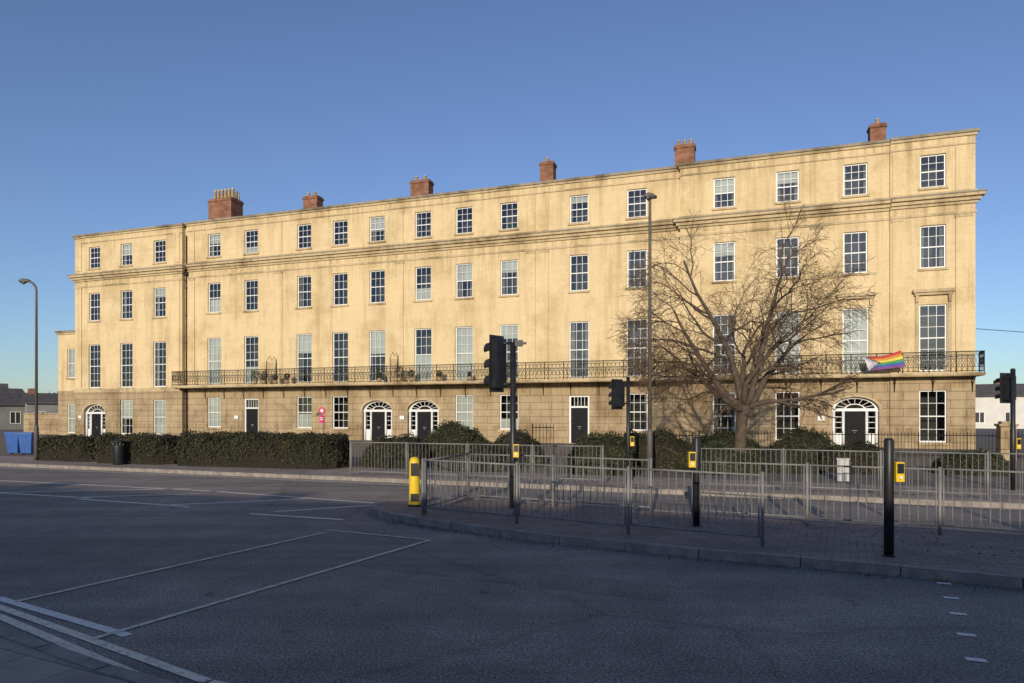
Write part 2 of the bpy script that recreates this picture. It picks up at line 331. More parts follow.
FZ=4.05; TOPZ=16.95
SR=0.35; SL=65.8
sections=[ # s0,s1,proj,zoff,bays
 (SR,4.4,0.50,0,[(2.33,'w')]),
 (4.4,15.78,0.35,0,[(6.12,'a'),(9.68,'w'),(13.2,'w')]),
 (15.78,54.3,0.0,0,[(18.45,'w'),(22.17,'d'),(26.96,'w'),(30.21,'w'),(33.32,'a'),(36.96,'a'),(40.02,'w'),(43.13,'w'),(47.93,'d'),(51.46,'w')]),
 (54.3,SL,0.35,-0.15,[(56.6,'w'),(60.1,'w'),(63.6,'a')]),
]
for si,(s0,s1,pj,zo,bays) in enumerate(sections):
    x0,x1=-s1,-s0; y=-pj; up=[]; lo=[]
    for bi,(s,g) in enumerate(bays):
        cx=-s
        T=(cx-0.62,cx+0.62,14.35+zo,16.15+zo); Sx=(cx-0.62,cx+0.62,9.95+zo,12.3+zo); F1=(cx-0.66,cx+0.66,4.33+zo,7.98+zo)
        up+=[T,Sx,F1]
        for o,r in((T,4),(Sx,4),(F1,6)):
            reveal(wall,o,y); sash(o,y,3,r)
        for o in(T,Sx):
            sills.box(o[0]-0.1,o[1]+0.1,y-0.09,y+0.12,o[2]-0.13,o[2]-0.001)
        if si==3: sills.box(F1[0]-0.1,F1[1]+0.1,y-0.09,y+0.12,F1[2]-0.13,F1[2]-0.001)
        if g=='w':
            zb=0.45 if si<2 else (0.95 if si==2 else 0.5)
            o=(cx-0.66,cx+0.66,zb+zo,3.3+zo); lo.append(o); reveal(rust,o,y); sash(o,y,3,4,mode='net' if si==2 and bi in(7,2) else None)
            sills.box(o[0]-0.1,o[1]+0.1,y-0.09,y+0.12,o[2]-0.14,o[2]-0.001)
        elif g=='a':
            lo.append((cx-1.2,cx+1.2,0.05+zo,3.35+zo)); arch_door(cx,y,0.05,zo=zo)
        else:
            o=(cx-0.68,cx+0.68,0.1,3.2); lo.append(o); reveal(rust,o,y,0.26); rect_door(cx,y,0.1,3.2)
        if si<2 and s<8:
            trim.box(cx-1.0,cx+1.0,y-0.30,y-0.002,8.62,8.78); trim.box(cx-0.92,cx+0.92,y-0.2,y-0.002,8.48,8.618)
            trim.box(cx-0.86,cx-0.70,y-0.06,y-0.002,4.35,8.478); trim.box(cx+0.70,cx+0.86,y-0.06,y-0.002,4.35,8.478)
            for q in(-0.78,0.78): trim.box(cx+q-0.08,cx+q+0.08,y-0.17,y-0.061,8.1,8.479)
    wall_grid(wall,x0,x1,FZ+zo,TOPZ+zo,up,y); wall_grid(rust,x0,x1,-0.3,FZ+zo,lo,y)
    d=0.003*si
    def band(mb,p,za,zb,extL=0,extR=0):
        mb.box(x0-extL*p,x1+extR*p,y-p,y+0.05,za+zo+d,zb+zo+d)
    R=1 if si in(0,3) else 0; Lx=1 if si in(1,3) else 0
    band(trim,0.05,12.78,12.92,Lx,R); band(trim,0.10,13.30,13.45,Lx,R); band(trim,0.22,13.452,13.64,Lx,R)
    band(trim,0.38,13.642,13.80,Lx,R); band(cop,0.43,13.802,13.87,Lx,R); band(trim,0.08,13.872,14.05,Lx,R)
    band(trim,0.05,16.50,16.58,Lx,R); band(trim,0.08,TOPZ,17.10,Lx,R); band(cop,0.16,17.102,17.25,Lx,R)
    cop.box(x0,x1,y+0.06,y+0.5,TOPZ+zo+d,17.24+zo+d)
    if si==3: trim.box(x0-0.05,x1+0.05,y-0.06,y+0.02,3.8,4.1)
for s,w,p in((0.9,0.75,0.5),(4.05,0.5,0.5),(15.3,0.7,0.35),(8.15,0.6,0.35),(16.3,0.5,0),(24.5,0.6,0),(25.4,0.6,0),(35.14,0.6,0),(45.4,0.7,0),(53.7,0.7,0),(54.8,0.6,0.35),(65.35,0.7,0.35)):
    wall.box(-s-w/2,-s+w/2,-p-0.07,-p-0.002,4.2,12.6); wall.box(-s-w/2+0.01,-s+w/2-0.01,-p-0.06,-p-0.003,14.06,16.45)
    trim.box(-s-w/2-0.04,-s+w/2+0.04,-p-0.10,-p-0.002,12.602,12.75)
def vq(mb,x,ya,yb,za,zb): mb.quad((x,ya,za),(x,yb,za),(x,yb,zb),(x,ya,zb))
vq(wall,-SR,-0.5,11,FZ,TOPZ); vq(rust,-SR,-0.5,11,-0.3,FZ)
vq(wall,-4.4,-0.5,-0.35,FZ,TOPZ); vq(rust,-4.4,-0.5,-0.35,-0.3,FZ)
vq(wall,-15.78,-0.35,0,FZ,TOPZ); vq(rust,-15.78,-0.35,0,-0.3,FZ)
vq(wall,-54.3,-0.35,0,3.9,TOPZ); vq(rust,-54.3,-0.35,0,-0.3,3.9)
vq(wall,-SL,-0.35,11,3.9,16.8); vq(rust,-SL,-0.35,11,-0.3,3.9)
wall.quad((-SL,11,-0.3),(-SR,11,-0.3),(-SR,11,TOPZ),(-SL,11,TOPZ))
roof=MB()
a0,a1=-SL+.1,-SR-.1
roof.quad((a0,0.5,16.8),(a1,0.5,16.8),(-3,5.5,18.3),(-63,5.5,18.3)); roof.quad((a0,10.9,16.8),(a1,10.9,16.8),(-3,5.5,18.3),(-63,5.5,18.3))
roof.tri((a0,0.5,16.8),(a0,10.9,16.8),(-63,5.5,18.3)); roof.tri((a1,0.5,16.8),(a1,10.9,16.8),(-3,5.5,18.3))
ax0,ax1=-70.3,-SL; ay=1.6
o1=(-69.2,-68.0,5.2,7.8); o2=(-69.2,-68.0,0.3,2.9)
wall_grid(wall,ax0,ax1,4.05,9.1,[o1],ay); wall_grid(rust,ax0,ax1,-0.3,4.05,[o2],ay)
for o in(o1,o2): reveal(wall,o,ay); sash(o,ay,3,4,mode='blind'); sills.box(o[0]-0.1,o[1]+0.1,ay-0.09,ay+0.12,o[2]-0.13,o[2]-0.001)
vq(wall,ax0,ay,10,4.05,9.1); vq(rust,ax0,ay,10,-0.3,4.05)
trim.box(ax0-0.1,ax1-0.01,ay-0.12,ay+0.1,9.1,9.25); cop.box(ax0-0.18,ax1-0.01,ay-0.2,ay+0.3,9.252,9.42)
roof.quad((ax0,ay+.2,9.2),(ax1,ay+.2,9.2),(ax1,10,9.2),(ax0,10,9.2))
chim=MB(); pots=MB()
for s,w,top,np_ in((53.0,2.3,19.8,6),(44.45,1.3,19.2,2),(34.9,1.5,19.4,2),(25.1,0.95,19.6,1),(15.76,1.25,19.6,3),(4.5,0.85,19.4,1)):
    dp=1.4 if w>2 else 0.8
    chim.box(-s-w/2,-s+w/2,3-dp/2,3+dp/2,16.5,top-0.25); chim.box(-s-w/2-0.06,-s+w/2+0.06,3-dp/2-0.06,3+dp/2+0.06,top-0.25,top-0.1); chim.box(-s-w/2,-s+w/2,3-dp/2+.01,3+dp/2-.01,top-0.1,top)
    for k in range(np_):
        px=-s+(k-(np_-1)/2)*(w/np_)*0.95
        h=0.85 if w>2 else 0.3
        pots.tube([(px,2.8,top),(px,2.8,top+h*0.85),(px,2.8,top+h*0.86),(px,2.8,top+h)],[0.14,0.10,0.13,0.12],10)
        if w>2: pots.tube([(px,3.4,top),(px,3.4,top+h*0.9)],[0.14,0.10],10)
bal=MB(); slab=MB()
bx0,bx1=-54.4,-0.12; by=-1.3
slab.box(bx0,bx1,by-0.05,-0.003,4.06,4.2); slab.box(bx0+0.03,bx1-0.03,by,-0.004,4.02,4.058)
def railrun(mb,p,q,z0,z1,pan=1.25):
    p=Vector(p);q=Vector(q); L=(q-p).length; d=(q-p)/L; n=max(1,round(L/pan)); st=L/n
    P=lambda t,z: (p.x+d.x*t,p.y+d.y*t,z)
    mb.tube([P(0,z1),P(L,z1)],0.026,6); mb.tube([P(0,z0+0.08),P(L,z0+0.08)],0.018,4); mb.tube([P(0,z1-0.16),P(L,z1-0.16)],0.014,4)
    mb.tube([P(0,z0+0.3),P(L,z0+0.3)],0.012,4)
    for i in range(n+1): mb.tube([P(i*st,z0),P(i*st,z1+0.03)],0.024,6)
    for i in range(n):
        a=i*st; m_=5
        for k in range(m_):
            t0=a+st*k/m_; t1=a+st*(k+1)/m_; tm=(t0+t1)/2
            if k: mb.tube([P(t0,z0+0.08),P(t0,z1-0.16)],0.012,3)
            mb.tube([P(t0,z0+0.3),P(tm,(z0+0.3+z1-0.16)/2),P(t0,z1-0.16)],0.012,3); mb.tube([P(t1,z0+0.3),P(tm,(z0+0.3+z1-0.16)/2),P(t1,z1-0.16)],0.012,3)
        for k in range(2*m_):
            t=a+st*(k+0.5)/(2*m_); r=st/(4*m_)*0.9
            mb.tube([P(t-r,z1-0.08),P(t,z1-0.01),P(t+r,z1-0.08),P(t,z1-0.15),P(t-r,z1-0.08)],0.010,3)
railrun(bal,(bx0+0.05,by,0),(bx1-0.05,by,0),4.2,5.3)
railrun(bal,(bx1-0.05,by,0),(bx1-0.05,-0.5,0),4.2,5.3,0.8); railrun(bal,(bx0+0.05,by,0),(bx0+0.05,-0.05,0),4.2,5.3,0.8)
for s in(35.2,45.5):
    for yq in(-1.25,-0.15): bal.tube([(-s,yq,4.2),(-s,yq,5.9)],0.022,6)
    bal.tube([(-s,-1.25,5.9),(-s,-0.9,6.3),(-s,-0.65,6.0),(-s,-0.4,6.3),(-s,-0.15,5.9)],0.016,5)
    for k in range(9): bal.tube([(-s,-1.2+k*0.12,4.2),(-s,-1.2+k*0.12,5.85)],0.010,3)
s=0.5
while s<54.2:
    yy=-0.5 if s<4.4 else(-0.35 if s<15.7 else 0)
    bal.tube([(-s,yy-0.03,3.2),(-s,yy-0.12,3.6),(-s,yy-0.45,3.9),(-s,by+0.15,4.0)],0.022,4); bal.tube([(-s,yy-0.03,3.95),(-s,by+0.1,3.98)],0.02,4)
    bal.tube([(-s,yy-0.03,3.2),(-s,yy-0.03,4.0)],0.02,4)
    s+=1.85
pipes=MB()
for s,y in((54.1,-0.02),):
    pipes.tube([(-s,y-0.09,0.0),(-s,y-0.09,16.2)],0.05,8); pipes.box(-s-0.13,-s+0.13,y-0.22,y-0.01,13.0,13.28)
    for k in range(6): pipes.box(-s-0.08,-s+0.08,y-0.15,y-0.005,1+2.2*k,1.06+2.2*k)
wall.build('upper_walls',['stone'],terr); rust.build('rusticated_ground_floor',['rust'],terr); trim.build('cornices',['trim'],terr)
cop.build('coping',['coping'],terr); frame.build('sash_frames',['white'],terr); glass.build('glazing',['glass'],terr)
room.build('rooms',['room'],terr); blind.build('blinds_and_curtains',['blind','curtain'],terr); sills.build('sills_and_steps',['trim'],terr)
doors.build('front_doors',['door','galv'],terr); roof.build('roof',['lead'],terr); chim.build('chimney_stacks',['brick'],terr); pots.build('chimney_pots',['pot'],terr)
bal.build('balcony_railing',['iron'],terr); slab.build('balcony_slab',['trim'],terr); pipes.build('drainpipes',['iron'],terr)

sg=MB(); sg.box(-0.22,0.22,0,0.03,0,0.55); sg.tube([(0,-0.005,0.9),(0,0.03,0.9)],0.27,20); sg.box(-0.14,0.14,-0.008,-0.001,0.2,0.26,1); sg.box(-0.14,0.14,-0.008,-0.001,0.34,0.4,1); sg.tube([(0,-0.009,0.9),(0,-0.005,0.9)],0.13,16,1)
x,y=L2W(-41.55,-0.04); sg.build('pink_wall_sign',['pink','white'],None,(x,y,1.35),-TH)
for s in (7.9,34.95,49.3,65.2):
    pq=MB(); pq.box(-0.2,0.2,0,0.03,0,0.3); pq.box(-0.18,0.18,-0.004,-0.001,0.02,0.28,1)
    pj=0.35 if (s<15 or s>54.4) else 0
    x,y=L2W(-s,-pj-0.045); pq.build('name_plaque',['galv','white'],None,(x,y,1.6),-TH)

cols=[(0.5,0.05,0.05),(0.66,0.26,0.05),(0.75,0.62,0.10),(0.08,0.32,0.10),(0.06,0.13,0.40),(0.24,0.08,0.28),(0.7,0.7,0.7),(0.68,0.36,0.44),(0.28,0.5,0.62),(0.14,0.08,0.05)]
fm=[var_mat('flag_cloth_%d'%i,tuple(v*0.8 for v in c),c,5,0.85) for i,c in enumerate(cols)]
fl=MB(); nx,nz=36,18; W_,H_=1.8,0.9
def fp(i,j):
    u=i/nx;v=j/nz
    return (u*W_+0.25*(1-v), 0.05*math.sin(u*13+v*2)*(1-v*0.7), -H_*(1-v)-0.14*math.sin(math.pi*u)*v -0.3*(1-u)*(0.6+0.4*v)+0.12)
for i in range(nx):
    for j in range(nz):
        u=(i+.5)/nx;v=(j+.5)/nz; k=u/0.42+abs(v-0.5)*1.6
        st=5-int(v*6)
        mi=6 if k<0.45 else 7 if k<0.62 else 8 if k<0.8 else 9 if k<0.98 else st
        fl.quad(fp(i,j),fp(i+1,j),fp(i+1,j+1),fp(i,j+1),mi); fl.smooth[-1]=True
x,y=L2W(-5.85,by-0.09); fl.build('rainbow_flag',fm,None,(x,y,5.33),-TH)

# ---------------------------------------------------------------- foliage
def leaves(mb,pts,nrm,smin,smax,mi=0):
    for p,n in zip(pts,nrm):
        n=(Vector(n)+Vector(np.random.normal(0,0.6,3))).normalized()
        a=n.orthogonal().normalized(); a.rotate(Matrix.Rotation(random.uniform(0,6.28),3,n)); b=n.cross(a)
        s=random.uniform(smin,smax); p=Vector(p)
        mb.quad(tuple(p-a*s),tuple(p-b*s*0.5),tuple(p+a*s),tuple(p+b*s*0.5),mi)
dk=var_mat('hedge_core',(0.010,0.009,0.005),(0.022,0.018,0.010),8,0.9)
def hedge(name,x0,y0,x1,y1,depth,h,mat='hedge',z0=0.1,dens=420,dome=0.0,ls=(0.03,0.06),lump=0.12):
    A=Vector((x0,y0,0));B=Vector((x1,y1,0)); L=(B-A).length; d=(B-A)/L; n=Vector((-d.y,d.x,0))
    mb=MB(); seed=random.uniform(0,99)
    def surf(u,a):
        e=0.42 if dome<0.5 else 0.9
        ca=math.cos(a); sa=math.sin(a)
        w=math.copysign(abs(ca)**e,ca)*depth/2; z=(abs(sa)**e)*h
        endf=min(1,(min(u,1-u)*L/(depth*0.5 if dome>0.5 else 0.25)+0.001))**0.5
        hh=1-dome*(1-math.sqrt(max(0,1-(2*u-1)**2)))*0.8
        q=A+d*(u*L)+n*(w*(0.35+0.65*endf))+Vector((0,0,z*hh*(0.75+0.25*endf)))
        k=noise.noise(Vector((q.x*1.3+seed,q.y*1.3,q.z*1.6)))*lump+noise.noise(Vector((q.x*5+seed,q.y*5,q.z*5)))*lump*0.5
        q+= (n*ca+Vector((0,0,sa)))*k
        return q+Vector((0,0,z0))
    nu=max(10,int(L*5)); na=16
    idx={}
    for i in range(nu+1):
        for j in range(na+1):
            q=surf(i/nu,math.pi*j/na); c=A+d*(i/nu*L)+Vector((0,0,z0)); q=c+(q-c)*0.94
            idx[i,j]=len(mb.v); mb.v.append(tuple(q))
    for i in range(nu):
        for j in range(na):
            mb.f.append((idx[i,j],idx[i+1,j],idx[i+1,j+1],idx[i,j+1])); mb.m.append(1); mb.smooth.append(True)
    for i in(0,nu):
        mb.f.append(tuple(idx[i,j] for j in range(na+1))); mb.m.append(1); mb.smooth.append(False)
    area=L*(depth+2*h); cnt=int(area*dens); P=[];Q=[]
    for _ in range(cnt):
        u=random.random(); a=random.uniform(0,math.pi)
        q=surf(u,a); nn=(n*math.cos(a)+Vector((0,0,math.sin(a)))); q=q+nn*random.gauss(-0.01,0.04)
        P.append(q);Q.append(nn)
    for _ in range(int(h*depth*dens*1.5)):
        u=random.choice((0.0,1.0)); a=random.uniform(0,math.pi); q=surf(u,a); c=A+d*(u*L)+Vector((0,0,z0)); r=math.sqrt(random.random())
        P.append(c+(q-c)*r+d*random.gauss(0,0.04)); Q.append(d if u>0.5 else -d)
    leaves(mb,P,Q,*ls)
    for _ in range(int(L*7)):
        q=surf(random.random(),random.uniform(0.6,2.5)); e=q+Vector((random.gauss(0,0.05),random.gauss(0,0.05),random.uniform(0.05,0.16)))
        mb.tube([q,e],0.004,3,1)
    return mb.build(name,[mat,dk])
hedge('clipped_hedge',-19.4,28.6,-16.2,27.3,1.6,0.95)
hedge('clipped_hedge',-15.9,27.0,-12.6,25.9,1.7,1.08)
hedge('clipped_hedge',-12.1,25.6,-5.95,23.9,1.9,1.18)
for (x0,y0,x1,y1,dp,h,mt) in (
  (-5.3,25.2,-2.9,24.3,1.8,1.05,'hedge'),(-3.6,26.2,-0.7,25.4,2.2,1.5,'bush'),(-2.6,23.4,-0.2,22.6,1.5,1.0,'bush'),(-0.9,25.2,1.1,24.4,1.7,1.2,'hedge'),
  (1.8,22.4,4.0,21.7,1.8,1.2,'bush'),(3.4,24.0,6.2,22.8,1.8,1.25,'hedge'),(5.6,22.2,7.6,21.4,1.4,0.85,'bush'),(7.0,26.5,9.4,25.6,2.0,1.2,'bush'),
  (9.4,24.8,11.4,24.0,2.0,1.35,'bush'),(10.2,22.6,12.3,21.8,1.6,0.95,'hedge'),(7.9,22.6,9.9,21.8,1.3,0.8,'hedge'),(13.6,22.0,15.5,21.3,1.4,0.75,'bush'),(5.0,26.4,7.2,25.6,1.6,1.0,'hedge')):
    hedge('garden_shrub',x0,y0,x1,y1,dp,h,mt,dome=0.8,lump=0.28,dens=380)
for s,h in((46.7,0.9),(45.9,0.75),(44.9,0.5),(43.9,0.55),(34.6,0.9),(33.7,0.6),(31.6,0.5),(29.4,0.35),(36.2,0.5)):
    pp=MB(); pp.tube([(0,0,0),(0,0,0.28),(0,0,0.3)],[0.12,0.17,0.18],12,1)
    P=[];Q=[]
    for _ in range(260):
        v=Vector(np.random.normal(0,1,3)).normalized(); r=random.uniform(0.4,1)**0.5
        P.append((v.x*r*h*0.4,v.y*r*h*0.4,0.3+h*0.45+v.z*r*h*0.5)); Q.append(v)
    leaves(pp,P,Q,0.03,0.07)
    for _ in range(9): pp.tube([(0,0,0.25),(random.gauss(0,h*.2),random.gauss(0,h*.2),0.3+h*random.uniform(.6,1.1))],0.008,3,1)
    x,y=L2W(-s,-1.0); pp.build('potted_plant',['bush','pot'],None,(x,y,4.2))

def tree(name,base,H,Rr,trunk_h,r0,seed,lean=(0.05,0)):
    rnd=random.Random(seed); mb=MB(); C=Vector((base[0]+0.05,base[1],base[2]+trunk_h+(H-trunk_h)*0.40))
    def inside(p): 
        q=p-C; rz=(H-trunk_h)*0.60+0.1 if q.z>0 else (H-trunk_h)*0.55
        return (q.x/Rr)**2+(q.y/Rr)**2+(q.z/rz)**2
    def grow(p,d,L,r,lv):
        n=[9,7,6,5,4][lv]; pts=[p.copy()]; rr=[r]; cur=p.copy(); dd=d.normalized(); seg=L/n
        for k in range(n):
            wob=[0.14,0.2,0.22,0.22,0.24][lv]
            dd=(dd+Vector((rnd.gauss(0,wob),rnd.gauss(0,wob),rnd.gauss(0,wob)))+Vector((0,0,[0.02,-0.01,-0.04,-0.07,-0.09][lv]))).normalized()
            cur=cur+dd*seg; pts.append(cur.copy()); rr.append(max(r*(1-0.75*(k+1)/n),0.005))
            if inside(cur)>1.05+rnd.uniform(-0.15,0.15): break
        mb.tube(pts,rr,[10,7,5,3,3][lv],0 if lv<2 else 1)
        if lv<4 and len(pts)>2:
            nc=[8,7,5,4][lv]
            for c in range(nc):
                t=(0.22+0.78*(c+rnd.random())/nc)*(len(pts)-1); k=min(int(t),len(pts)-2); q=pts[k].lerp(pts[k+1],min(t-k,1))
                tang=(pts[k+1]-pts[k]).normalized(); o=Vector((rnd.gauss(0,1),rnd.gauss(0,1),rnd.gauss(0,0.8)))
                o=(o-tang*o.dot(tang)).normalized(); ang=rnd.uniform(0.45,0.9)
                out=(q-C); out.z*=0.5; out=out.normalized() if out.length>0.01 else Vector((0,0,1))
                nd=tang*math.cos(ang)+o*math.sin(ang)+out*0.25
                grow(q,nd,L*rnd.uniform(0.42,0.66),max(rr[k]*rnd.uniform(0.45,0.62),0.005),lv+1)
    b=Vector(base)
    tp=[b+Vector((0,0,-0.1)),b+Vector((0,0,0.15)),b+Vector((lean[0]*0.5,0,trunk_h*0.4)),b+Vector((lean[0],lean[1],trunk_h*0.75)),b+Vector((lean[0]*1.6,lean[1],trunk_h))]
    mb.tube(tp,[r0*1.5,r0*1.15,r0,r0*0.95,r0*0.98],14)
    top=tp[-1]
    for az,el,LL,rf in((172,42,4.6,0.66),(15,44,4.7,0.68),(95,55,4.4,0.5),(265,52,4.2,0.5),(150,72,6.0,0.62),(330,68,6.0,0.6),(215,28,3.9,0.42),(350,22,4.2,0.45),(60,28,3.6,0.38),(185,18,3.9,0.38)):
        a=math.radians(az+rnd.uniform(-10,10)); e=math.radians(el)
        grow(top+Vector((0,0,rnd.uniform(-0.4,0.05))),Vector((math.cos(a)*math.cos(e),math.sin(a)*math.cos(e),math.sin(e))),LL*H/9.4,r0*rf,0)
    return mb.build(name,['bark','twig'])
tree('bare_tree',(8.3,25.0,0.1),9.4,4.35,2.2,0.215,11,lean=(0.12,0))

# ---------------------------------------------------------------- ground, road, pavements
def sheet(name,pts,z,mat):
    mb=MB(); mb.v+=[(p[0],p[1],z) for p in pts]; mb.f.append(tuple(range(len(pts)))); mb.m.append(0); mb.smooth.append(False)
    return mb.build(name,[mat])
sheet('ground',[(-3000,-3000),(3000,-3000),(3000,3000),(-3000,3000)],-0.03,'grass')
K=lambda x:20.4-0.39*(x+4.8)
near=[(-160,71.3),(-60,29.3),(-4.5,6.04),(-2.99,5.12),(-1.2,4.2),(2,2.9),(8,0.6),(60,-20),(140,-50)]
sheet('road',[(-160,K(-160)),(140,K(140)),(140,-60),(-10,-60),(-160,60)],0.0,'asphalt')
sheet('road_patch',[(-1.9,8.9),(1.6,7.3),(1.9,7.95),(-1.6,9.55)],0.0025,'patch')
def kerb(name,line,side,z=0.125,w=0.14,close=False):
    mb=MB(); P=[Vector((p[0],p[1],0)) for p in line]; n=len(P); off=[]
    for i in range(n):
        if close: t=(P[(i+1)%n]-P[i-1]).normalized()
        else: t=(P[min(i+1,n-1)]-P[max(i-1,0)]).normalized()
        off.append(Vector((-t.y,t.x,0))*side*w)
    for i in range(n if close else n-1):
        j=(i+1)%n; L=(P[j]-P[i]).length; m=max(1,round(L/0.9)) if L<60 else 60
        for k in range(m):
            a=P[i].lerp(P[j],k/m); b=P[i].lerp(P[j],(k+1)/m-(0.012/L if L>0.6 else 0)); oa=off[i].lerp(off[j],k/m); ob=off[i].lerp(off[j],(k+1)/m)
            zz=z+random.uniform(-0.003,0.003)
            A=a;B=b;Cc=b+ob;D=a+oa; c0=0.018
            lo=lambda v:(v.x,v.y,-0.02); hi=lambda v:(v.x,v.y,zz); ch=lambda v,o:(v.x+o.x*0.12,v.y+o.y*0.12,zz); cl=lambda v:(v.x,v.y,zz-c0)
            mb.quad(lo(A),lo(B),cl(B),cl(A)); mb.quad(cl(A),cl(B),ch(B,ob),ch(A,oa)); mb.quad(ch(A,oa),ch(B,ob),hi(Cc),hi(D))
            mb.quad(hi(D),hi(Cc),lo(Cc),lo(D))
    return mb.build(name,['kerb'])
farline=[(-160,K(-160)),(-60,K(-60)),(-18.6,K(-18.6)),(-4.8,K(-4.8)),(4,K(4)),(12,K(12)),(40,K(40)),(140,K(140))]
sheet('pavement',farline+[(140,K(140)+3.4),(-160,K(-160)+3.4)],0.118,'slab'); kerb('kerb',farline,1)
sheet('forecourt',[(-160,K(-160)+3.38),(140,K(140)+3.38),(140,90),(-160,160)],0.104,'gravel')
sheet('pavement',near+[(140,-90),(-60,-90),(-200,60)],0.118,'slab'); kerb('kerb',near,-1)
isl=[(-2.95,14.25),(-2.85,13.75),(-2.6,13.25),(-2.2,12.75),(-1.7,12.3),(-1.06,11.8),(-0.2,11.1),(0.73,10.5),(2.59,9.45),(3.77,8.9),(4.79,8.4),(5.85,7.8),(9,6.1),(16,2.4),
     (17.5,5.4),(8.8,10.3),(4,12.8),(-0.6,15.25),(-1.5,15.45),(-2.3,15.25),(-2.8,14.8)]
sheet('traffic_island',isl,0.118,'pave'); kerb('kerb',isl,1,close=True)
mk={'white':MB(),'worn':MB(),'cream':MB()}
def line(kind,x0,y0,x1,y1,w):
    a=Vector((x0,y0,0));b=Vector((x1,y1,0)); d=(b-a).normalized(); n=Vector((-d.y,d.x,0))*w/2
    z=0.0055 if kind!='worn' else 0.009
    q=[a-n,b-n,b+n,a+n]; mk[kind].quad(*[(v.x,v.y,z) for v in q])
line('cream',-12,10.55,-5.45,7.16,0.09); line('cream',-5.42,7.14,-2.28,5.10,0.09); line('cream',-2.25,5.08,3,2.75,0.09)
line('cream',-12,10.2,-5.15,6.80,0.09); line('cream',-5.12,6.78,-2.58,5.02,0.09); line('cream',-2.55,5.0,3,2.5,0.09)
line('white',-5.6,7.42,-3.46,6.15,0.10)
line('worn',-5.28,7.25,-3.14,11.5,0.075); line('worn',-3.72,6.05,-1.29,10.8,0.075); line('worn',-3.2,11.75,-1.35,10.82,0.07)
for a in ((-5.24,13.66,-3.2,12.9),(-4.85,13.95,-2.95,15.0),(-10.2,16.05,-6.95,14.7),(-7.5,15.0,-4.85,16.05),(-13.3,17.4,-10.0,16.2),(-10.4,16.35,-7.8,17.1),(-18,18.9,-13.0,17.2),(-13.4,17.3,-8.6,18.3),(-3.1,15.3,-7.6,17.6),(-7.8,17.7,-22,22.9)):
    line('white',*a,0.11)
for (x,y) in((5.08,8.05),(4.76,7.42),(4.45,6.83),(4.1,6.18),(3.76,5.55),(3.4,4.9)): line('white',x-0.06,y+0.02,x+0.08,y-0.03,0.085)
line('cream',-40,K(-40)-0.35,-2,K(-2)-0.35,0.08); line('cream',-40,K(-40)-0.55,-2,K(-2)-0.55,0.08)
for k,mtn in(('white','paint'),('worn','worn'),('cream','cream')): mk[k].build('road_marking',[mtn])
lf=MB(); P=[];Q=[]
for _ in range(1500):
    x=random.uniform(-20,14); P.append((x,K(x)+random.gauss(0.9,0.9),0.14)) ; Q.append((0,0,1))
for i in range(len(P)):
    x,y,z=P[i]; P[i]=(x,y,0.135 if y>K(x)+0.02 else 0.014)
for _ in range(500):
    k=random.randint(3,11); t=random.random(); a=isl[k];b=isl[k+1]; x=a[0]+(b[0]-a[0])*t; y=a[1]+(b[1]-a[1])*t; o=abs(random.gauss(0.03,0.14))+0.02
    P.append((x-o*0.45,y-o*0.9,0.014)); Q.append((0,0,1))
for _ in range(350): 
    x=random.uniform(-1,9); P.append((x,14.6-0.52*(x+1)+random.uniform(-1.9,0.1),0.135)); Q.append((0,0,1))
leaves(lf,P,Q,0.012,0.028); lf.build('fallen_leaves',['dead'])

# ---------------------------------------------------------------- guard railings
def guardrail(name,pts,z=0.118,h=1.04,panel=2.0,bar=0.118,mat='galv'):
    mb=MB()
    for (p,q) in zip(pts[:-1],pts[1:]):
        p=Vector((*p,0));q=Vector((*q,0)); L=(q-p).length; d=(q-p)/L; n=max(1,round(L/panel)); st=L/n
        P=lambda t,zz:(p.x+d.x*t,p.y+d.y*t,z+zz)
        for i in range(n+1): mb.tube([P(i*st,-0.1),P(i*st,h+0.02)],0.025,8)
        for i in range(n):
            a=i*st+0.05;b=(i+1)*st-0.05; dz=random.uniform(-0.012,0.012)
            for zz in(h-0.02,0.14): mb.tube([P(a-0.05,zz+dz),P(b+0.05,zz-dz)],0.017,6)
            mb.tube([P(a,0.14),P(a,h-0.02)],0.012,5); mb.tube([P(b,0.14),P(b,h-0.02)],0.012,5)
            m_=max(2,round((b-a)/bar))
            for k in range(1,m_): mb.tube([P(a+(b-a)*k/m_,0.14),P(a+(b-a)*k/m_+random.gauss(0,0.003),h-0.02)],0.0065,4)
    return mb.build(name,[mat])
guardrail('guard_railing',[(-1.66,12.7),(3.57,9.73)])
guardrail('guard_railing',[(-1.62,12.78),(-0.95,14.75),(2.6,12.78)])
guardrail('guard_railing',[(3.3,12.4),(15.0,6.1)])
guardrail('guard_railing',[(-4.95,K(-4.95)+0.45),(2.4,K(2.4)+0.45)]); guardrail('guard_railing',[(4.6,K(4.6)+0.45),(22,K(22)+0.45)])
def spear_rail(name,p,q,z=0.1,h=1.1):
    mb=MB(); p=Vector((*p,0));q=Vector((*q,0)); L=(q-p).length; d=(q-p)/L; P=lambda t,zz:(p.x+d.x*t,p.y+d.y*t,z+zz)
    for zz in(0.12,h-0.12): mb.tube([P(0,zz),P(L,zz)],0.018,4)
    n=int(L/0.13)
    for i in range(n+1):
        t=L*i/n; r=0.022 if i%14==0 else 0.010
        mb.tube([P(t,0),P(t,h-0.05),P(t,h-0.04),P(t,h+0.05)],[r,r,r*1.8,0.002],4)
    return mb.build(name,['iron'])
spear_rail('iron_railing',(12.5,31.5),(24.5,27.4)); spear_rail('iron_railing',(9,32.8),(12.0,31.7)); spear_rail('iron_railing',(0.8,26.5),(1.6,26.2),h=1.5); spear_rail('iron_railing',(4.2,30.2),(8.5,28.6))
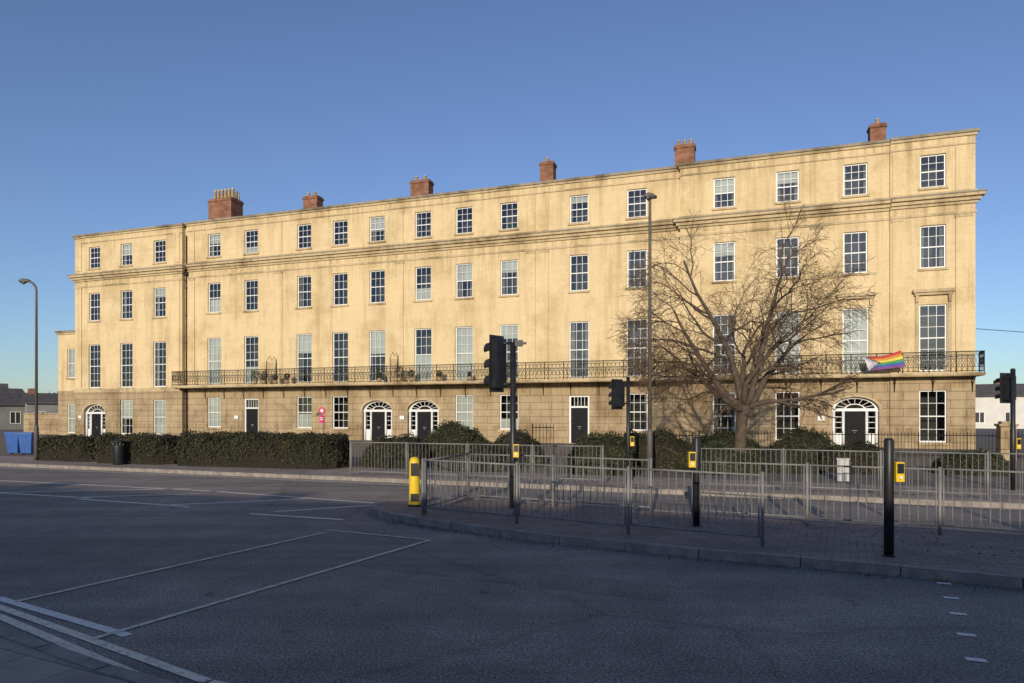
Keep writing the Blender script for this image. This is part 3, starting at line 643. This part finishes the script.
for (x,y,w,h) in((20.2,27.9,0.55,1.4),(21.9,27.3,0.55,1.4)):
    g=MB(); g.box(-w/2,w/2,-w/2,w/2,0,h); g.box(-w/2-.06,w/2+.06,-w/2-.06,w/2+.06,h,h+0.1); g.box(-w/2+.05,w/2-.05,-w/2+.05,w/2-.05,h+0.1,h+0.2)
    g.build('stone_gate_pier',['rust'],None,(x,y,0.1),-TH,bev=0.015)
g=MB(); g.box(0,9,-0.15,0.15,0,1.35); g.box(-0.01,9,-0.2,0.2,1.35,1.43); g.build('stone_garden_wall',['rust'],None,(22.3,27.1,0.1),-TH)

# ---------------------------------------------------------------- street furniture
def bentpts(p0,p1,p2,n=8):
    p0,p1,p2=map(Vector,(p0,p1,p2)); return [p0*(1-t)**2+p1*2*t*(1-t)+p2*t*t for t in [i/n for i in range(n+1)]]
def lamp(name,x,y,H,arm,rz,z=0.118):
    e=empty(name,(x,y,z),rz); mb=MB()
    mb.tube([(0,0,-0.1),(0,0,1.3),(0,0,1.32),(0,0,1.45)],[0.085,0.085,0.085,0.06],12)
    if arm>0.3:
        pts=[(0,0,1.4),(0,0,H-0.35)]+bentpts((0,0,H-0.35),(0,0,H),(arm,0,H+0.1))[1:]
        mb.tube(pts,[0.058]+[0.045]*(len(pts)-1),10)
    else: mb.tube([(0,0,1.4),(0,0,H-0.05),(arm,0,H)],[0.058,0.04,0.035],10)
    mb.box(-0.06,0.06,-0.09,-0.083,0.5,0.95)
    mb.build('column',['column'],e)
    o=arm-0.1 if arm>0.3 else -0.16; w=0.7 if arm>0.3 else 0.6
    h=MB(); h.tube([(o-0.06,0,H+0.07),(o+0.1*w,0,H+0.09),(o+0.38*w,0,H+0.1),(o+0.58*w,0,H+0.08)],[0.04,0.075,0.085,0.04],10); h.build('lantern',['column'],e)
    l=MB(); l.tube([(o+0.14*w,0,H+0.03),(o+0.32*w,0,H+0.01),(o+0.5*w,0,H+0.04)],[0.03,0.075,0.03],10); l.build('bowl',['lens'],e)
    return e
lamp('street_lamp',-19.3,27.7,7.2,0.4,math.radians(180))
lamp('street_lamp',4.02,19.9,8.15,0.05,math.radians(200))
def sig_head(mb,cx,cy,z0,h,face,w=0.3):
    f=Vector((face[0],face[1],0)).normalized(); s=Vector((-f.y,f.x,0)); c=Vector((cx,cy,0))
    def obox(a0,a1,b0,b1,za,zb,mi=0):
        i=len(mb.v)
        for z in(za,zb):
            for (a,b_) in((a0,b0),(a1,b0),(a1,b1),(a0,b1)):
                v=c+f*a+s*b_; mb.v.append((v.x,v.y,z))
        for q in((0,3,2,1),(4,5,6,7),(0,1,5,4),(1,2,6,5),(2,3,7,6),(3,0,4,7)): mb.f.append(tuple(i+k for k in q)); mb.m.append(mi); mb.smooth.append(False)
    obox(-0.1,0.07,-w/2,w/2,z0,z0+h,0); obox(0.03,0.045,-w/2-0.06,w/2+0.06,z0-0.08,z0+h+0.08,0)
    for k in range(3):
        z=z0+h*(k+0.5)/3; r=h/6*0.8
        p=c+f*0.072; q=c+f*0.085; mb.tube([(p.x,p.y,z),(q.x,q.y,z)],r,14,1)
        n=10
        for i in range(n):
            a0=math.pi*(-0.15+1.3*i/n); a1=math.pi*(-0.15+1.3*(i+1)/n)
            def vp(a,dep,dr=0): 
                v=c+f*dep+s*(math.cos(a)*(r+dr)); return (v.x,v.y,z+math.sin(a)*(r+dr)-dep*0.15+0.01)
            mb.quad(vp(a0,0.07),vp(a1,0.07),vp(a1,0.27),vp(a0,0.27),0); mb.quad(vp(a0,0.07,.006),vp(a1,0.07,.006),vp(a1,0.27,.006),vp(a0,0.27,.006),0)
def button(mb,x,y,z,dx,dy):
    mb.box(x+dx-0.055,x+dx+0.055,y+dy-0.05,y+dy+0.05,z-0.13,z+0.13,2); mb.box(x+dx-0.045,x+dx+0.045,y+dy-0.058,y+dy-0.051,z-0.02,z+0.11,0)
    mb.tube([(x+dx,y+dy-0.07,z-0.07),(x+dx,y+dy-0.05,z-0.07)],0.022,10,3)
def signal(name,x,y,top,head,face,r=0.055,hz=None,hh=0.95,z=0.118,btn=(0.1,-0.02),extra=False):
    e=empty(name,(x,y,z)); mb=MB(); top-=z
    mb.tube([(0,0,-0.1),(0,0,1.5),(0,0,1.52),(0,0,top)],[r*1.15,r*1.15,r,r],12); mb.tube([(0,0,top),(0,0,top+0.03)],[r*1.1,r*0.5],12)
    mb.build('pole',['blackp'],e)
    hm=MB(); sig_head(hm,head[0],head[1],hz-z,hh,face)
    for zz in(hz-z+0.08,hz-z+hh-0.08): hm.tube([(0,0,zz),(head[0],head[1],zz)],0.025,6)
    if extra:
        hm.tube([(0,0,top),(0.05,0,top+0.02)],0.03,6); hm.box(0.04,0.2,-0.05,0.05,top-0.06,top+0.06); hm.box(0.15,0.27,-0.04,0.04,top-0.02,top+0.02)
    hm.build('signal_head',['blackp','lens'],e)
    b=MB(); button(b,0,0,1.15,btn[0],btn[1]); b.build('push_button',['blackp','lens','yellow','white'],e,bev=0.006)
    return e
signal('traffic_signal',0.02,13.7,3.42,(-0.30,0.0),(-0.75,0.65),hz=2.52,hh=0.98,r=0.06,extra=True,btn=(0.06,-0.09))
signal('traffic_signal',3.13,18.4,2.98,(-0.27,0.0),(-0.6,0.8),hz=2.2,hh=0.66,r=0.05)
signal('traffic_signal',12.4,16.9,3.1,(0.02,0.2),(-0.3,1),hz=2.35,hh=0.6,r=0.055)
def post(name,x,y,top,bdx):
    e=empty(name,(x,y,0.118)); mb=MB(); t=top-0.118; mb.tube([(0,0,-0.1),(0,0,t-0.03),(0,0,t)],[0.062,0.062,0.045],14); mb.tube([(0,0,0),(0,0,0.02)],[0.085,0.085],14); mb.build('pole',['blackp'],e)
    b=MB(); button(b,0,0,1.12,bdx,-0.03); b.build('push_button',['blackp','lens','yellow','white'],e,bev=0.006)
post('pedestrian_push_button_post',3.1,11.46,1.62,-0.09)
post('pedestrian_push_button_post',4.99,9.04,1.68,0.11)
e=empty('yellow_traffic_bollard',(-2.0,14.0,0.118),0.15); b=MB()
b.tube([(0,0,0),(0,0,0.06),(0,0,0.07),(0,0,0.9),(0,0,0.97),(0,0,1.0)],[0.125,0.125,0.108,0.108,0.085,0.04],16); b.build('shell',['yellow'],e)
b=MB(); b.box(-0.075,0.075,-0.12,-0.104,0.62,0.88); b.box(-0.13,0.13,-0.13,0.13,-0.02,0.03); b.box(-0.08,0.08,-0.118,-0.10,0.1,0.26); b.build('panel',['blackp'],e)
e=empty('litter_bin',(-14.6,25.35,0.118)); b=MB()
b.tube([(0,0,0),(0,0,0.03),(0,0,0.7),(0,0,0.73)],[0.18,0.2,0.22,0.22],16); b.build('body',['blackp'],e)
b=MB(); b.tube([(0,0,0.85),(0,0,0.9),(0,0,0.93)],[0.24,0.22,0.08],16)
for k in range(4):
    a=k*math.pi/2+0.78; b.box(0.17*math.cos(a)-0.03,0.17*math.cos(a)+0.03,0.17*math.sin(a)-0.03,0.17*math.sin(a)+0.03,0.7,0.86)
b.build('lid',['blackp'],e)
for (x,y,r) in((-22.4,31.6,0.2),(-23.2,31.9,0.1)):
    e=empty('wheelie_bin',(x,y,0.104),r); b=MB()
    i=len(b.v); b.v+=[(-.22,-.22,.08),(.22,-.22,.08),(.22,.25,.08),(-.22,.25,.08),(-.29,-.32,.98),(.29,-.32,.98),(.29,.34,.98),(-.29,.34,.98)]
    for q in((0,3,2,1),(4,5,6,7),(0,1,5,4),(1,2,6,5),(2,3,7,6),(3,0,4,7)): b.f.append(tuple(i+k for k in q)); b.m.append(0); b.smooth.append(False)
    b.build('body',['blue'],e,bev=0.02)
    b=MB(); b.box(-.31,.31,-.35,.38,.985,1.05); b.tube([(-.25,.4,1.02),(.25,.4,1.02)],0.025,8); b.build('lid',['blue'],e,bev=0.015)
    b=MB(); b.tube([(-.3,.2,.1),(-.25,.2,.1)],.1,14); b.tube([(.3,.2,.1),(.25,.2,.1)],.1,14); b.build('wheels',['blackp'],e)
e=empty('utility_cabinet',(9.3,19.2,0.118),-TH); b=MB(); b.box(-.15,.15,-.12,.12,0,.6); b.box(-.17,.17,-.14,.14,.6,.64); b.box(-.12,.12,-.128,-.121,.06,.56); b.build('housing',['blind'],e,bev=0.008)

# ---------------------------------------------------------------- other buildings
opp=empty('unseen_shading_brick_terrace',(-12.5*math.sin(TH),-12.5*math.cos(TH),0),math.pi-TH)  # unseen houses opposite, added and sized to shade the near road
ow,of,og,orr,ob,ot=MB(),MB(),MB(),MB(),MB(),MB(); ops=[]
for i in range(-17,18):
    cx=i*3.9
    for (za,zb) in((0.8,2.4),(3.5,5.0)):
        o=(cx-0.6,cx+0.6,za,zb); ops.append(o); reveal(ow,o,0); sash(o,0,2,2,of,og,orr,ob); ot.box(o[0]-.1,o[1]+.1,-.08,.1,za-.12,za-.001)
wall_grid(ow,-68,68,-0.2,5.8,ops,0)
ow.quad((-68,0,-.2),(-68,9,-.2),(-68,9,5.8),(-68,0,5.8)); ow.quad((68,0,-.2),(68,9,-.2),(68,9,5.8),(68,0,5.8)); ow.quad((-68,9,-.2),(68,9,-.2),(68,9,5.8),(-68,9,5.8))
ot.box(-68.1,68.1,-.15,.35,5.8,6.0); ow.quad((-68,.3,5.85),(68,.3,5.85),(68,9,5.85),(-68,9,5.85))
for i in range(-8,9): ow.box(i*7.8-0.5,i*7.8+0.5,3,3.9,5.86,7.0)
ow.build('walls',['brick'],opp); of.build('sash_frames',['white'],opp); og.build('glazing',['glass'],opp); orr.build('rooms',['room'],opp); ob.build('blinds',['blind','curtain'],opp); ot.build('trim',['trim'],opp)

def house(name,x,y,w,d,h,rh,rz,wm='render'):
    e=empty(name,(x,y,0),rz); b=MB(); b.box(-w/2,w/2,-d/2,d/2,-.2,h)
    b.tri((-w/2,-d/2,h),(-w/2,d/2,h),(-w/2,0,h+rh)); b.tri((w/2,-d/2,h),(w/2,d/2,h),(w/2,0,h+rh)); b.build('walls',[wm],e)
    r=MB(); o=0.35
    for s in(-1,1): 
        r.quad((-w/2-o,s*(d/2+o),h-0.15),(w/2+o,s*(d/2+o),h-0.15),(w/2+o,0,h+rh+0.06),(-w/2-o,0,h+rh+0.06))
    r.build('roof',['slate'],e)
    c=MB(); c.box(-w/2+.4,-w/2+1.2,-.4,.4,h+rh-0.9,h+rh+0.6); c.build('chimney',['brick'],e)
    g=MB(); f=MB(); n=max(2,int(w/2.6))
    for i in range(n):
        cx=-w/2+w*(i+.5)/n
        for z in([0.9,3.5] if h>4.5 else [0.9]):
            g.box(cx-.5,cx+.5,-d/2-.02,-d/2-.003,z,z+1.3); 
            for q in(-.53,0,.53): f.box(cx+q-.04,cx+q+.04,-d/2-.05,-d/2-.021,z-.02,z+1.32)
            f.box(cx-.57,cx+.57,-d/2-.052,-d/2-.022,z+1.321,z+1.4); f.box(cx-.57,cx+.57,-d/2-.052,-d/2-.022,z-.1,z-.021)
    g.build('windows',['darkwin'],e); f.build('window_frames',['white'],e)
house('distant_house',-66,84,9,8,3.2,2.0,0.9,'render'); house('distant_house',-58,88,8,7,3.4,1.2,0.7); house('distant_house',-80,96,14,9,4.4,2.0,0.6,'render')
house('distant_house',66,92,10,8,4.4,1.6,-0.4,'pale'); house('distant_house',80,104,12,8,4.8,1.8,-0.3,'brick'); house('distant_house',92,96,9,8,4.6,2.0,-0.3,'pale'); house('distant_house',56,98,8,8,3.8,1.5,-0.2,'pale')
dt=MB(); P=[];Q=[]
for (xa,xb,yy,hh) in((-150,-58,125,4.6),(60,170,132,5.6)):
    for _ in range(70):
        cx=random.uniform(xa,xb); cy=yy+random.uniform(-10,10); r=random.uniform(1.5,3.0); cz=hh*random.uniform(0.4,0.8)
        for _ in range(150):
            v=Vector(np.random.normal(0,1,3)).normalized()*random.uniform(0.6,1.05); P.append((cx+v.x*r*1.3,cy+v.y*r,max(0,cz+v.z*r))); Q.append(v)
leaves(dt,P,Q,0.15,0.4); dt.build('distant_trees',['hedge'])
g=MB(); g.box(-6,0,-.15,.15,0,1.9); g.box(-6.01,0.01,-.2,.2,1.9,1.98); x,y=L2W(-70.4,3); g.build('stone_boundary_wall',['rust'],None,(x,y,0.1),-TH)
tpx,tpy=52,46; e=empty('telegraph_pole',(tpx,tpy,0)); b=MB(); b.tube([(0,0,0),(0,0,8.6)],[.16,.11],10); b.box(-.7,.7,-.05,.05,8.0,8.12); b.build('pole',['bark'],e)
b=MB(); xa,ya=L2W(-SR+0.05,0.5); n=16
pts=[]
for i in range(n+1):
    t=i/n; pts.append((xa+(tpx-xa)*t-tpx,ya+(tpy-ya)*t-tpy,6.7+(8.1-6.7)*t-1.0*math.sin(math.pi*t)*0.6))
b.tube(pts,0.018,5); b.build('cable',['blackp'],e)

# ---------------------------------------------------------------- light, sky, camera
EL=math.radians(13); AZ=math.radians(13.5)
v=Vector((math.sin(AZ)*math.cos(EL),math.cos(AZ)*math.cos(EL),-math.sin(EL)))
sd=bpy.data.lights.new('sun','SUN'); sd.energy=3.75; sd.angle=math.radians(0.5); sd.color=(1.0,0.87,0.68)
so=bpy.data.objects.new('sun',sd); S.collection.objects.link(so); so.rotation_euler=v.to_track_quat('-Z','Y').to_euler()
w=bpy.data.worlds.new('World'); S.world=w; w.use_nodes=True; nt=w.node_tree
sky=nt.nodes.new('ShaderNodeTexSky'); sky.sky_type='NISHITA'; sky.sun_disc=False; sky.sun_elevation=EL; sky.sun_rotation=math.pi+AZ
sky.air_density=1.0; sky.dust_density=0.35; sky.ozone_density=4.5
bg=nt.nodes['Background']; bg.inputs[1].default_value=0.14
hs=nt.nodes.new('ShaderNodeHueSaturation'); hs.inputs['Hue'].default_value=0.510; hs.inputs['Saturation'].default_value=0.92
nt.links.new(sky.outputs[0],hs.inputs['Color']); nt.links.new(hs.outputs[0],bg.inputs[0])
cd=bpy.data.cameras.new('camera'); cam=bpy.data.objects.new('camera',cd); S.collection.objects.link(cam)
cam.location=(0,0,2.0); cam.rotation_euler=(math.radians(90),0,0); cd.sensor_width=36; cd.lens=24.0; cd.shift_y=0.0708; cd.clip_end=6000; cd.clip_start=0.05
S.camera=cam
